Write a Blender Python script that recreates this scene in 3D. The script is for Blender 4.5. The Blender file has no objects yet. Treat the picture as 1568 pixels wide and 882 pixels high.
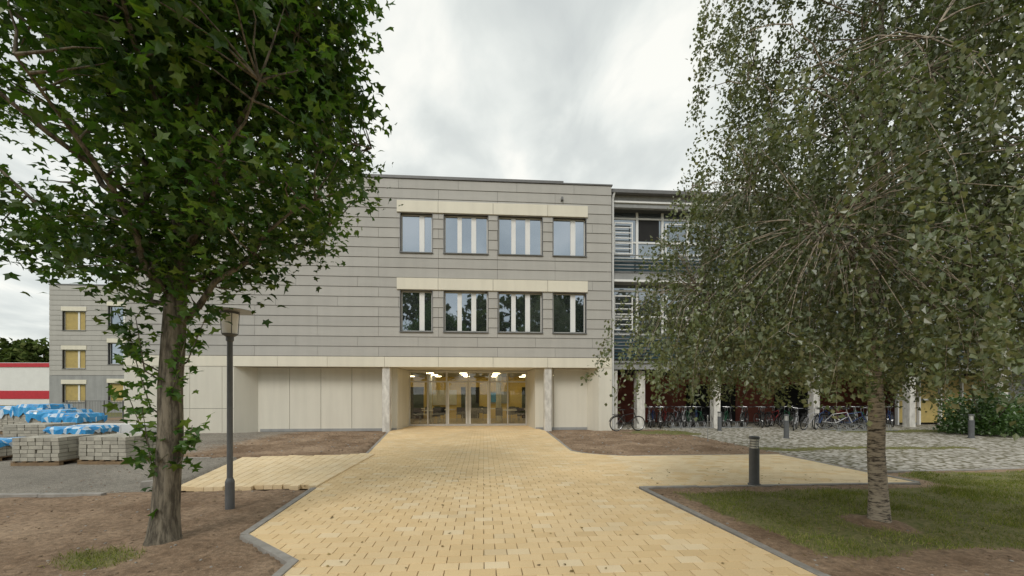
import bpy, math, random
import numpy as np
from mathutils import Vector, Matrix
random.seed(7); rng=np.random.default_rng(7)
sc=bpy.context.scene
TH=math.radians(4); C=math.cos(TH); S=math.sin(TH)
D0=18.3
def w2l(x,y): return (x*C+y*S, -x*S+y*C)      # world -> street frame (y from camera foot)
def l2w(x,y): return (x*C-y*S, x*S+y*C)

# ---------------------------------------------------------------- materials
def newmat(name):
    m=bpy.data.materials.new(name); m.use_nodes=True
    nt=m.node_tree; b=nt.nodes['Principled BSDF']; return m,nt,b
def N(nt,t,**k):
    n=nt.nodes.new(t)
    for a,v in k.items():
        if a in n.inputs: n.inputs[a].default_value=v
        else: setattr(n,a,v)
    return n
def mixc(nt,fac,a,b,mode='MIX'):
    n=nt.nodes.new('ShaderNodeMix'); n.data_type='RGBA'; n.blend_type=mode
    for i,v in ((0,fac),(6,a),(7,b)):
        if isinstance(v,bpy.types.NodeSocket): nt.links.new(v,n.inputs[i])
        elif i==0: n.inputs[0].default_value=v
        else: n.inputs[i].default_value=(*v,1) if len(v)==3 else v
    return n.outputs[2]
def ramp(nt,src,pts):
    r=nt.nodes.new('ShaderNodeValToRGB'); nt.links.new(src,r.inputs[0])
    els=r.color_ramp.elements
    while len(els)<len(pts): els.new(0.5)
    for e,(p,c) in zip(els,pts):
        e.position=p; e.color=(c,c,c,1) if not isinstance(c,tuple) else (*c,1)
    return r.outputs[0]
def noise(nt,scale,detail=4,rough=.6,coord='Object',sc3=None):
    tc=N(nt,'ShaderNodeTexCoord'); n=N(nt,'ShaderNodeTexNoise'); n.inputs['Scale'].default_value=scale
    n.inputs['Detail'].default_value=detail; n.inputs['Roughness'].default_value=rough
    if sc3:
        mp=N(nt,'ShaderNodeMapping'); mp.inputs['Scale'].default_value=sc3
        nt.links.new(tc.outputs[coord],mp.inputs[0]); nt.links.new(mp.outputs[0],n.inputs[0])
    else: nt.links.new(tc.outputs[coord],n.inputs[0])
    return n.outputs[0]
def bump(nt,b,src,strength=.3,dist=.02):
    bn=N(nt,'ShaderNodeBump'); bn.inputs['Strength'].default_value=strength; bn.inputs['Distance'].default_value=dist
    nt.links.new(src,bn.inputs['Height']); nt.links.new(bn.outputs[0],b.inputs['Normal'])
def surf(name,c1,c2=None,scale=3,rough=.75,isl=0.0,bs=0,bscale=60,metal=0,sc3=None,streak=0):
    m,nt,b=newmat(name); c2=c2 or tuple(x*.8 for x in c1)
    f=ramp(nt,noise(nt,scale,4,.65,sc3=sc3),[(.3,0.),(.7,1.)])
    col=mixc(nt,f,c1,c2)
    if streak:
        s_=ramp(nt,noise(nt,1.0,4,.6,sc3=(2.6,2.6,.22)),[(.35,1-streak),(.6,1.02)]); col=mixc(nt,1.0,col,s_,'MULTIPLY')
    if isl:
        g=N(nt,'ShaderNodeNewGeometry')
        mm=nt.nodes.new('ShaderNodeVectorMath'); mm.operation='MULTIPLY'
        mr=N(nt,'ShaderNodeMapRange'); mr.inputs[3].default_value=1-isl; mr.inputs[4].default_value=1+isl
        nt.links.new(g.outputs['Random Per Island'],mr.inputs[0])
        nt.links.new(col,mm.inputs[0]); nt.links.new(mr.outputs[0],mm.inputs[1]); col=mm.outputs[0]
    nt.links.new(col,b.inputs['Base Color']); b.inputs['Roughness'].default_value=rough; b.inputs['Metallic'].default_value=metal
    if bs: bump(nt,b,noise(nt,bscale,3,.6),bs,.01)
    return m
M={}
M['clad']=surf('grey_fibre_cement',(.42,.408,.375),(.39,.378,.348),1.2,.7,.04,sc3=(.6,1,3),streak=.04)
M['core']=surf('dark_substructure',(.05,.048,.045))
M['beige']=surf('beige_panel',(.68,.65,.555),(.64,.61,.52),.9,.65,.03,sc3=(1,1,.5),streak=.05)
M['lintel']=surf('cream_panel',(.74,.70,.58),(.70,.66,.545),1,.6,.02,streak=.04)
M['coping']=surf('grey_coping',(.16,.16,.16),rough=.45)
M['frame']=surf('window_frame',(.60,.59,.55),(.55,.54,.51),2,.4)
M['framew']=surf('white_frame',(.80,.80,.78),(.74,.74,.72),2,.4)
M['framed']=surf('grey_frame',(.17,.175,.175),rough=.4)
M['concrete']=surf('column_concrete',(.78,.76,.70),(.46,.44,.40),3.5,.85,0,.3,40,sc3=(1.5,1.5,.7),streak=.15)
M['steel']=surf('galvanised_steel',(.42,.43,.43),(.3,.31,.31),6,.4,metal=.6)
M['lampgrey']=surf('lamp_grey_paint',(.12,.125,.13),(.09,.095,.10),8,.5)
M['teal']=surf('dark_teal_louvre',(.022,.048,.06),(.035,.063,.076),2,.35)
M['greywall']=surf('grey_render',(.34,.345,.34),(.29,.295,.29),1.5,.7,streak=.15)
M['redwall']=surf('red_brown_wall',(.34,.10,.065),(.24,.07,.05),2,.8)
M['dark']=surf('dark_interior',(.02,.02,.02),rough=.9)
M['kerb']=surf('concrete_kerb',(.36,.34,.31),(.24,.225,.20),6,.9,.12,.4,80)
M['white']=surf('white_paint',(.72,.72,.70),(.65,.65,.63),1,.6)
M['red']=surf('red_paint',(.50,.02,.035),rough=.5)
M['blue']=surf('blue_plastic_wrap',(.02,.22,.55),(.06,.38,.70),4,.3,bs=.5,bscale=14)
M['film']=surf('white_plastic_film',(.72,.76,.8),(.4,.58,.75),5,.25,bs=.5,bscale=14)
M['greystone']=surf('grey_paver_stack',(.46,.44,.37),(.35,.33,.28),5,.9,.15)
M['wood']=surf('pallet_wood',(.25,.17,.09),(.15,.1,.06),8,.8,.1)
M['rubber']=surf('black_rubber',(.015,.015,.015),rough=.7)
M['chrome']=surf('bike_metal',(.5,.5,.5),rough=.3,metal=.9)
M['yellow']=surf('yellow_lobby_wall',(.72,.52,.14),(.62,.44,.12),1,.7)
M['lobbyfloor']=surf('lobby_floor',(.38,.31,.20),rough=.35)
M['blind']=surf('yellow_blind',(.50,.38,.13),(.38,.29,.11),3,.7)
M['panelwhite']=surf('ceiling_white',(.7,.67,.57))
def paver(name,c1,c2):
    m,nt,b=newmat(name)
    g=N(nt,'ShaderNodeNewGeometry')
    r=ramp(nt,g.outputs['Random Per Island'],[(0,c1),(.45,tuple(.5*(a+b_) for a,b_ in zip(c1,c2))),(.85,c2),(1,tuple(x*.92 for x in c2))])
    st=ramp(nt,noise(nt,.5,5,.6),[(.33,.87),(.62,1.03)])
    col=mixc(nt,1.0,r,st,'MULTIPLY')
    fi=ramp(nt,noise(nt,80,2,.7),[(.3,.9),(.7,1.05)])
    col=mixc(nt,1.0,col,fi,'MULTIPLY')
    nt.links.new(col,b.inputs['Base Color']); b.inputs['Roughness'].default_value=.9
    return m
M['paver']=paver('sand_yellow_paver',(.79,.60,.345),(.75,.55,.295))
M['paver2']=paver('sand_pale_paver',(.82,.665,.43),(.77,.60,.36))
def glass(name,tint,refl,dark,rough=.02):
    m,nt,b=newmat(name)
    b.inputs['Base Color'].default_value=(*dark,1); b.inputs['Roughness'].default_value=.3
    gl=N(nt,'ShaderNodeBsdfGlossy'); gl.inputs['Color'].default_value=(*tint,1); gl.inputs['Roughness'].default_value=rough
    g=N(nt,'ShaderNodeBump'); g.inputs['Strength'].default_value=.02
    nt.links.new(noise(nt,.8,2),g.inputs['Height']); nt.links.new(g.outputs[0],gl.inputs['Normal'])
    mx=N(nt,'ShaderNodeMixShader'); mx.inputs[0].default_value=refl
    nt.links.new(b.outputs[0],mx.inputs[1]); nt.links.new(gl.outputs[0],mx.inputs[2])
    nt.links.new(mx.outputs[0],nt.nodes['Material Output'].inputs[0]); return m
M['glass']=glass('window_glass',(.72,.82,.95),.46,(.012,.018,.018))
M['glass2']=glass('old_window_glass',(.8,.9,1.0),.30,(.035,.04,.04))
m,nt,b=newmat('clear_glass'); tr=N(nt,'ShaderNodeBsdfTransparent'); tr.inputs[0].default_value=(.93,.95,.92,1)
gl=N(nt,'ShaderNodeBsdfGlossy'); gl.inputs['Roughness'].default_value=.01
mx=N(nt,'ShaderNodeMixShader'); mx.inputs[0].default_value=.09
nt.links.new(tr.outputs[0],mx.inputs[1]); nt.links.new(gl.outputs[0],mx.inputs[2]); nt.links.new(mx.outputs[0],nt.nodes['Material Output'].inputs[0]); M['clear']=m
def emis(name,c,s):
    m,nt,b=newmat(name); b.inputs['Base Color'].default_value=(*c,1)
    b.inputs['Emission Color'].default_value=(*c,1); b.inputs['Emission Strength'].default_value=s; return m
M['lobbylamp']=emis('lobby_lamp_light',(1,.82,.52),13)
def leafmat(name,cols,trans=.35,big=.6,lo=.62,hi=1.25,gloss=.06):
    m=bpy.data.materials.new(name); m.use_nodes=True; nt=m.node_tree; nt.nodes.remove(nt.nodes['Principled BSDF'])
    b=N(nt,'ShaderNodeBsdfDiffuse'); g=N(nt,'ShaderNodeNewGeometry')
    n=len(cols); r=ramp(nt,g.outputs['Random Per Island'],[(i/(n-1),c) for i,c in enumerate(cols)])
    v=ramp(nt,noise(nt,big,1),[(.35,lo),(.65,hi)])
    col=mixc(nt,1.0,r,v,'MULTIPLY')
    nt.links.new(col,b.inputs['Color'])
    t=N(nt,'ShaderNodeBsdfTranslucent'); br=mixc(nt,1.0,col,(1.25,1.35,.5) if name!='lantern_frosted_glass' else (1,1,1),'MULTIPLY'); nt.links.new(br,t.inputs[0])
    mx=N(nt,'ShaderNodeMixShader'); mx.inputs[0].default_value=trans
    nt.links.new(b.outputs[0],mx.inputs[1]); nt.links.new(t.outputs[0],mx.inputs[2]); o=mx.outputs[0]
    if gloss:
        gl=N(nt,'ShaderNodeBsdfGlossy'); gl.inputs['Roughness'].default_value=.4
        m2=N(nt,'ShaderNodeMixShader'); m2.inputs[0].default_value=gloss
        nt.links.new(o,m2.inputs[1]); nt.links.new(gl.outputs[0],m2.inputs[2]); o=m2.outputs[0]
    nt.links.new(o,nt.nodes['Material Output'].inputs[0]); return m
M['lantern']=leafmat('lantern_frosted_glass',[(.9,.88,.82),(.9,.88,.82)],.12,1,1,1,.12)
M['maple']=leafmat('maple_leaves',[(.03,.075,.014),(.045,.105,.017),(.07,.14,.022),(.12,.18,.028)],.38,.55,.6,1.4,.04)
M['birch']=leafmat('birch_leaves',[(.085,.115,.045),(.115,.145,.06),(.155,.185,.09),(.26,.28,.19)],.28,1.0,.7,1.25,.07)
M['forest']=leafmat('forest_leaves',[(.05,.08,.025),(.08,.11,.03),(.11,.13,.045)],.15,.1,gloss=0)
M['shrub']=leafmat('shrub_leaves',[(.04,.09,.02),(.06,.12,.025),(.09,.16,.04)],.3)
M['grass']=leafmat('grass_blades',[(.11,.16,.035),(.17,.21,.045),(.25,.26,.08),(.38,.34,.17)],.3,1.2,.8,1.2,gloss=0)
def bark(name,a,b_,sc3,bs=.8,lo=.4,hi=.6):
    m,nt,b=newmat(name); n=noise(nt,9,5,.7,sc3=sc3)
    nt.links.new(mixc(nt,ramp(nt,n,[(lo,0.),(hi,1.)]),a,b_),b.inputs['Base Color']); b.inputs['Roughness'].default_value=.9
    bump(nt,b,n,bs,.02); return m
M['bark']=bark('maple_bark',(.065,.055,.04),(.23,.20,.15),(2.2,2.2,.35),1)
M['bbark']=bark('birch_bark',(.05,.04,.032),(.42,.36,.28),(1,1,4.5),.8,.38,.54)
# ground
m,nt,b=newmat('ground_mixed'); at=N(nt,'ShaderNodeAttribute'); at.attribute_name='zone'
sep=N(nt,'ShaderNodeSeparateColor'); nt.links.new(at.outputs['Color'],sep.inputs[0])
tcg=N(nt,'ShaderNodeTexCoord')
big=noise(nt,.7,5,.65); fine=noise(nt,14,4,.75); vf=noise(nt,75,2,.7)
soil=mixc(nt,ramp(nt,big,[(.35,0.),(.65,1.)]),(.17,.11,.068),(.36,.26,.175))
soil=mixc(nt,1.0,soil,ramp(nt,fine,[(.3,.55),(.7,1.35)]),'MULTIPLY')
soil=mixc(nt,ramp(nt,vf,[(.60,0.),(.72,.7)]),soil,(.46,.38,.29))
grs=mixc(nt,ramp(nt,fine,[(.35,0.),(.65,1.)]),(.10,.12,.035),(.24,.21,.10))
grv=mixc(nt,ramp(nt,vf,[(.3,0.),(.7,1.)]),(.13,.12,.10),(.44,.40,.34))
grv=mixc(nt,1.0,grv,ramp(nt,fine,[(.3,.6),(.7,1.15)]),'MULTIPLY')
grv=mixc(nt,1.0,grv,ramp(nt,big,[(.3,.75),(.7,1.15)]),'MULTIPLY')
vc=N(nt,'ShaderNodeTexVoronoi'); vc.inputs['Scale'].default_value=7.5; vc.inputs['Randomness'].default_value=.55
nt.links.new(tcg.outputs['Object'],vc.inputs[0])
sepc=N(nt,'ShaderNodeSeparateColor'); nt.links.new(vc.outputs['Color'],sepc.inputs[0])
cb=mixc(nt,sepc.outputs[0],(.40,.375,.33),(.66,.62,.56))
joint=ramp(nt,vc.outputs['Distance'],[(.42,1.),(.60,0.)])
cb=mixc(nt,joint,(.17,.155,.10),cb)
def edge(ch):
    s=N(nt,'ShaderNodeMath',operation='MULTIPLY_ADD'); nt.links.new(fine,s.inputs[0]); s.inputs[1].default_value=.9; s.inputs[2].default_value=-.45
    a=N(nt,'ShaderNodeMath',operation='ADD'); nt.links.new(ch,a.inputs[0]); nt.links.new(s.outputs[0],a.inputs[1]); return ramp(nt,a.outputs[0],[(.42,0.),(.58,1.)])
col=mixc(nt,edge(sep.outputs[1]),soil,grv); ecb=edge(sep.outputs[2]); col=mixc(nt,ecb,col,cb); col=mixc(nt,edge(sep.outputs[0]),col,grs)
nt.links.new(col,b.inputs['Base Color']); b.inputs['Roughness'].default_value=.95; b.inputs['Specular IOR Level'].default_value=.2
hj=N(nt,'ShaderNodeMath',operation='MULTIPLY'); nt.links.new(joint,hj.inputs[0]); nt.links.new(sep.outputs[2],hj.inputs[1])
ha=N(nt,'ShaderNodeMath',operation='MULTIPLY_ADD'); nt.links.new(fine,ha.inputs[0]); ha.inputs[1].default_value=1.2; nt.links.new(hj.outputs[0],ha.inputs[2])
bump(nt,b,ha.outputs[0],.7,.03); M['ground']=m

# ---------------------------------------------------------------- mesh builder
class MB:
    def __init__(s): s.v=[]; s.f=[]; s.m=[]; s.mats=[]
    def mi(s,mat):
        if mat not in s.mats: s.mats.append(mat)
        return s.mats.index(mat)
    def add(s,vs,fs,mat):
        o=len(s.v); s.v+=[tuple(p) for p in vs]; k=s.mi(mat)
        for f in fs: s.f.append([i+o for i in f]); s.m.append(k)
    def box(s,x0,x1,y0,y1,z0,z1,mat,rot=0,tilt=0):
        if x1<x0:x0,x1=x1,x0
        vs=[(x0,y0-tilt,z0),(x1,y0-tilt,z0),(x1,y1,z0),(x0,y1,z0),(x0,y0,z1),(x1,y0,z1),(x1,y1,z1),(x0,y1,z1)]
        if rot:
            cx,cy=(x0+x1)/2,(y0+y1)/2; c,q=math.cos(rot),math.sin(rot)
            vs=[(cx+(x-cx)*c-(y-cy)*q, cy+(x-cx)*q+(y-cy)*c, z) for x,y,z in vs]
        s.add(vs,[(3,2,1,0),(4,5,6,7),(0,1,5,4),(1,2,6,5),(2,3,7,6),(3,0,4,7)],mat)
    def prism(s,poly,z0,z1,mat,inset=0):
        n=len(poly); cx=sum(p[0] for p in poly)/n; cy=sum(p[1] for p in poly)/n
        vs=[(x,y,z0) for x,y in poly]
        if inset:
            vs+=[(x,y,z1-inset) for x,y in poly]
            vs+=[(x-math.copysign(min(inset,abs(x-cx)*.5),x-cx),y-math.copysign(min(inset,abs(y-cy)*.5),y-cy),z1) for x,y in poly]; L=3
        else: vs+=[(x,y,z1) for x,y in poly]; L=2
        fs=[tuple(range((L-1)*n,L*n))]
        for l in range(L-1):
            for i in range(n):
                j=(i+1)%n; fs.append((l*n+i,l*n+j,(l+1)*n+j,(l+1)*n+i))
        s.add(vs,fs,mat)
    def tube(s,pts,rad,mat,n=8,cap=True):
        pts=[Vector(p) for p in pts]
        if not hasattr(rad,'__len__'): rad=[rad]*len(pts)
        vs=[]; prev=None
        for i,p in enumerate(pts):
            d=(pts[min(i+1,len(pts)-1)]-pts[max(i-1,0)]); d=d.normalized() if d.length>1e-9 else Vector((0,0,1))
            if prev is None: a=d.orthogonal().normalized()
            else:
                a=(prev-d*prev.dot(d)); a=a.normalized() if a.length>1e-6 else d.orthogonal().normalized()
            prev=a; bb=d.cross(a)
            for k in range(n):
                t=2*math.pi*k/n; vs.append(p+(a*math.cos(t)+bb*math.sin(t))*rad[i])
        fs=[]
        for i in range(len(pts)-1):
            for k in range(n):
                q=(k+1)%n; fs.append((i*n+k,i*n+q,(i+1)*n+q,(i+1)*n+k))
        if cap: fs.append(tuple(range(n-1,-1,-1))); fs.append(tuple(range((len(pts)-1)*n,len(pts)*n)))
        s.add(vs,fs,mat)
    def lathe(s,x,y,prof,mat,n=20):
        vs=[]; fs=[]
        for r,z in prof:
            for k in range(n):
                t=2*math.pi*k/n; vs.append((x+r*math.cos(t),y+r*math.sin(t),z))
        for i in range(len(prof)-1):
            for k in range(n):
                q=(k+1)%n; fs.append((i*n+k,i*n+q,(i+1)*n+q,(i+1)*n+k))
        fs.append(tuple(range(n-1,-1,-1))); fs.append(tuple(range((len(prof)-1)*n,len(prof)*n)))
        s.add(vs,fs,mat)
    def torus(s,c,R,r,mat,axis='y',n=28,k=6):
        vs=[];fs=[]
        for i in range(n):
            a=2*math.pi*i/n
            for j in range(k):
                b_=2*math.pi*j/k; q=R+r*math.cos(b_); h=r*math.sin(b_)
                p=(q*math.cos(a),h,q*math.sin(a)) if axis=='y' else (q*math.cos(a),q*math.sin(a),h)
                vs.append((c[0]+p[0],c[1]+p[1],c[2]+p[2]))
        for i in range(n):
            for j in range(k):
                fs.append((i*k+j,((i+1)%n)*k+j,((i+1)%n)*k+(j+1)%k,i*k+(j+1)%k))
        s.add(vs,fs,mat)
    def build(s,name,parent=None,smooth=False,loc=None,rot=0):
        me=bpy.data.meshes.new(name); me.from_pydata(s.v,[],s.f)
        for mt in s.mats: me.materials.append(M[mt])
        me.polygons.foreach_set('material_index',s.m)
        if smooth: me.polygons.foreach_set('use_smooth',[True]*len(s.f))
        me.update(); ob=bpy.data.objects.new(name,me); sc.collection.objects.link(ob)
        if parent: ob.parent=parent
        if loc: ob.location=loc
        ob.rotation_euler[2]=rot
        return ob
def empty(name,loc=(0,0,0),rot=0):
    e=bpy.data.objects.new(name,None); sc.collection.objects.link(e); e.location=loc; e.rotation_euler[2]=rot; return e
def rsub(r,holes):
    out=[r]
    for h in holes:
        new=[]
        for a in out:
            if h[0]>=a[1] or h[1]<=a[0] or h[2]>=a[3] or h[3]<=a[2]: new.append(a); continue
            if h[0]>a[0]: new.append((a[0],h[0],a[2],a[3]))
            if h[1]<a[1]: new.append((h[1],a[1],a[2],a[3]))
            x0,x1=max(a[0],h[0]),min(a[1],h[1])
            if h[2]>a[2]: new.append((x0,x1,a[2],h[2]))
            if h[3]<a[3]: new.append((x0,x1,h[3],a[3]))
        out=new
    return out
def cladding(mb,u0,u1,z0,z1,d,holes,seed,seg=2.62,rows=18):
    h=(z1-z0)/rows
    for i in range(rows):
        off=[0,.9,1.75][i%3] if i%2 else 0
        x=u0-off
        while x<u1:
            a,b_=max(x,u0)+.005,min(x+seg,u1)-.005
            if b_-a>.03:
                for q in rsub((a,b_,z0+i*h+.008,z0+(i+1)*h-.008),holes):
                    if q[1]-q[0]>.02 and q[3]-q[2]>.02:
                        mb.box(q[0],q[1],d-.02,d-.002,q[2],q[3],'clad',tilt=.024)
            x+=seg
def window(mbf,mbg,x0,x1,z0,z1,d,panels,frame='frame',g='glass',rev=.17):
    y=d+rev; t=.055
    mbf.box(x0,x1,y-.03,y+.03,z0,z0+t,frame); mbf.box(x0,x1,y-.03,y+.03,z1-t,z1,frame)
    mbf.box(x0,x0+t,y-.032,y+.03,z0+t,z1-t,frame); mbf.box(x1-t,x1,y-.032,y+.03,z0+t,z1-t,frame)
    for a,b_ in panels: mbf.box(a,b_,y-.045,y+.03,z0+t+.002,z1-t-.002,'framew')
    mbg.box(x0+.01,x1-.01,y+.002,y+.02,z0+.01,z1-.01,g)
    mbf.box(x0-.03,x0,d-.045,y+.03,z0,z1,'coping'); mbf.box(x1,x1+.03,d-.045,y+.03,z0,z1,'coping')
    mbf.box(x0-.04,x1+.04,d-.09,y+.03,z0-.04,z0,'framed')

# ---------------------------------------------------------------- SCHOOL BUILDING (main block)
O=(-D0*S,D0*C,0)
sb=empty('school_building',O,TH)
wins=[(-3.67,-2.28,1),(-1.76,.19,2),(.66,2.65,2),(3.15,4.66,1)]
rowsz=[(4.42,6.24),(7.93,9.66)]
holes=[(a,b_,z0,z1) for a,b_,_ in wins for z0,z1 in rowsz]
linth=[(-3.82,4.74,z1+.03,z1+.55) for z0,z1 in rowsz]
mb=MB(); cladding(mb,-15.1,5.85,3.30,11.18,0,holes+linth,1); mb.build('cladding',sb)
mb=MB()
for q in rsub((-15.1,5.85,3.0,11.1),holes): mb.box(q[0],q[1],.004,.28,q[2],q[3],'core')
mb.box(-15.1,5.85,.3,.32,3.0,11.1,'core')
mb.box(-15.09,-14.9,.0,24,-.3,11.15,'clad'); mb.box(5.65,5.845,.0,15,-.3,11.15,'beige')
mb.box(-15.1,5.8,.3,24,10.9,11.12,'coping')
mb.build('walls',sb)
mb=MB()
mb.box(-15.15,3.62,-.07,.5,11.19,11.31,'coping'); mb.box(3.62,5.9,-.06,.5,11.185,11.24,'coping')
mb.box(-15.1,3.6,.1,.5,11.1,11.187,'clad'); mb.build('roof_coping',sb)
mbf=MB(); mbg=MB()
for z0,z1 in rowsz:
    for a,b_,k in wins:
        w=b_-a
        if k==1: pn=[(a+w*.58,a+w*.74)] if a<0 else [(a+w*.55,a+w*.70)]
        else: pn=[(a+w*.30,a+w*.40),(a+w*.62,a+w*.73)]
        window(mbf,mbg,a,b_,z0,z1,0,pn)
    for a,b_ in ((-3.82,-2.02),(-2.01,.42),(.43,2.89),(2.90,4.74)):
        mbf.box(a,b_-.004,-.085,.15,z1+.035,z1+.54,'lintel')
mbf.build('window_frames',sb); mbg.build('window_panes',sb)
mb=MB()
bz=[-15.15,-13.2,-10.8,-8.9,-6.8,-4.35,-2.0,.43,2.9,5.87]
for a,b_ in zip(bz[:-1],bz[1:]): mb.box(a,b_-.012,-.06,.25,2.84,3.285,'lintel')
x=-15.15
while x<-10.85:
    b_=min(x+1.32,-10.7); mb.box(x,b_-.014,-.04,.2,1.025,2.832,'beige'); mb.box(x,b_-.014,-.04,.2,-.3,1.01,'beige'); x+=1.32
mb.box(-15.1,-10.72,.0,.22,-.3,2.83,'core')
def slab(x0,y0,x1,y1,z0,z1,mat,th=.15):
    dx,dy=x1-x0,y1-y0; L=math.hypot(dx,dy); nx,ny=-dy/L*th,dx/L*th
    mb.prism([(x0,y0),(x1,y1),(x1+nx,y1+ny),(x0+nx,y0+ny)],z0,z1,mat)
slab(-10.71,-.04,-10.1,.7,-.3,2.83,'beige')
x=-10.1
while x<-3.97:
    b_=min(x+1.37,-3.95); mb.box(x,b_-.018,.7,.735,-.3,2.83,'beige'); x+=1.37
mb.box(-10.1,-4.0,.74,.9,-.3,2.83,'core')
slab(-3.95,.7,-3.8,2.78,-.3,2.83,'beige'); slab(2.24,2.78,2.42,.7,-.3,2.83,'beige')
for a,b_ in ((2.42,3.3),(3.312,4.92)): mb.box(a,b_-.012,.7,.82,-.3,2.83,'beige')
slab(4.91,.7,5.25,-.04,-.3,2.83,'beige'); mb.box(5.262,5.87,-.04,.2,-.3,2.83,'beige')
mb.box(-15.0,5.8,.1,6,2.85,2.99,'beige')
mb.box(-10.0,-3.98,.66,.698,-.05,.07,'greywall'); mb.box(2.44,4.9,.66,.698,-.05,.07,'greywall')
mb.build('ground_floor_panels',sb)
mb=MB()
for a in (-4.48,2.76):
    mb.prism([(a+.03,.02),(a+.31,.02),(a+.34,.05),(a+.34,.33),(a+.31,.36),(a+.03,.36),(a,.33),(a,.05)],-.2,2.84,'concrete')
mb.build('entrance_columns',sb)
mb=MB(); g=MB(); y=2.8
us=[-3.78,-2.85,-1.9,-.79,.32,1.25,2.22]
for i,u in enumerate(us):
    t=.04 if i in(1,5) else .06
    mb.box(u-t/2-.01,u+t/2+.01,y-.05,y+.05,-.02,2.83,'frame')
for a,b_ in zip(us[:-1],us[1:]):
    mb.box(a+.04,b_-.04,y-.04,y+.04,2.24,2.31,'frame'); mb.box(a+.04,b_-.04,y-.04,y+.04,2.74,2.825,'frame'); mb.box(a+.04,b_-.04,y-.04,y+.04,-.02,.10,'frame')
    g.box(a+.03,b_-.03,y-.005,y+.005,.05,2.78,'clear')
for a,b_ in ((-1.9,-.79),(-.79,.32)):
    mb.box(a+.05,a+.13,y-.055,y+.03,.1,2.24,'framew'); mb.box(b_-.13,b_-.05,y-.055,y+.03,.1,2.24,'framew')
mb.tube([(-.93,y-.12,.8),(-.93,y-.12,1.5)],.015,'chrome'); mb.tube([(-.65,y-.12,.8),(-.65,y-.12,1.5)],.015,'chrome')
mb.build('entrance_frames',sb); g.build('entrance_glass',sb)
mb=MB()
mb.box(-7,6,2.9,11,-.1,0.0,'lobbyfloor'); mb.box(-7,5.6,9.2,9.4,0,2.84,'yellow'); mb.box(-7,-6.9,2.9,9.2,0,2.84,'yellow'); mb.box(5.5,5.6,2.9,9.2,0,2.84,'yellow')
mb.box(-7,5.5,2.9,9.2,2.78,2.84,'panelwhite')
for u in (-3.2,.9): mb.tube([(u,6.0,0),(u,6.0,2.78)],.16,'panelwhite',16)
for a,b_ in ((-5.2,-4),(-1.5,-.3),(2.6,3.8)): mb.box(a,b_,9.12,9.199,0,2.1,'dark')
mb.box(-3.4,-1.8,9.14,9.19,.9,1.9,'panelwhite'); mb.box(.4,1.7,9.14,9.19,1,1.8,'greywall'); mb.box(.5,.9,9.1,9.13,1.1,1.7,'blue')
for u,d in ((-3,4.6),(-2.1,5.8),(1.5,4.8),(.3,7.2),(-3.5,7.5),(2.2,6.5)):
    mb.lathe(u,d,[(.45,.70),(.45,.74)],'panelwhite'); mb.tube([(u,d,0),(u,d,.70)],.03,'steel')
    for k in range(3):
        a=k*2.1+u; cx,cy=u+.7*math.cos(a),d+.7*math.sin(a)
        mb.box(cx-.2,cx+.2,cy-.2,cy+.2,.43,.46,'dark'); mb.box(cx-.2,cx+.2,cy+.17,cy+.2,.46,.85,'dark')
        for q in (-.17,.17):
            for w in (-.17,.17): mb.tube([(cx+q,cy+w,0),(cx+q,cy+w,.43)],.012,'steel',5)
mb.build('lobby_interior',sb)
mb=MB()
for u in (-4.6,-2.9,-1.1,.7,2.5,4.2):
    for d in (4.0,6.0,8.0): mb.lathe(u,d,[(.19,2.745),(.19,2.776)],'lobbylamp',16)
mb.build('lobby_lamps',sb)
mb=MB(); mb.tube([(3.55,-.12,10.43),(3.55,-.12,10.56)],.05,'framed'); mb.box(3.5,3.6,-.1,-.03,10.4,10.5,'framed'); mb.build('alarm_beacon',sb)

# ---------------------------------------------------------------- LEFT WING
lw=empty('school_side_wing',O,TH)
mb=MB(); d=20.5; L=-38.4
wl=[(L+1.1,L+3.0,7.3,9.0),(L+1.1,L+3.0,3.9,5.55),(L+1.1,L+3.0,.9,2.5),(L+4.9,L+6.8,7.6,9.5),(L+4.9,L+6.8,4.3,6.2),(L+4.9,L+6.8,.9,2.6),(L+8.6,L+10.5,7.6,9.5),(L+8.6,L+10.5,4.3,6.2)]
lh=[(a-.1,b_+.1,z1+.03,z1+.4) for a,b_,z0,z1 in wl]
cladding(mb,L,-12,3.3,11.3,d,wl+lh,3,rows=18); mb.build('cladding',lw)
mb=MB()
for q in rsub((L,-12,-.3,11.2),wl): mb.box(q[0],q[1],d+.004,d+.3,q[2],q[3],'core')
for q in rsub((L,-12,-.3,3.28),wl): mb.box(q[0],q[1],d-.03,d,q[2],q[3],'greywall')
mb.box(L+.01,L+.2,d,d+14,-.3,11.25,'clad'); mb.box(L-.04,-12,d-.05,d+14,11.31,11.42,'coping')
mb.build('walls',lw)
mbf=MB(); mbg=MB()
for i,(a,b_,z0,z1) in enumerate(wl):
    w=b_-a; window(mbf,mbg,a,b_,z0,z1,d,[(a+w*.6,a+w*.68)],g='blind' if i<3 or i==5 else 'glass')
    mbf.box(a-.1,b_+.1,d-.07,d+.1,z1+.03,z1+.4,'lintel')
mbf.build('window_frames',lw); mbg.build('window_panes',lw)

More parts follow.
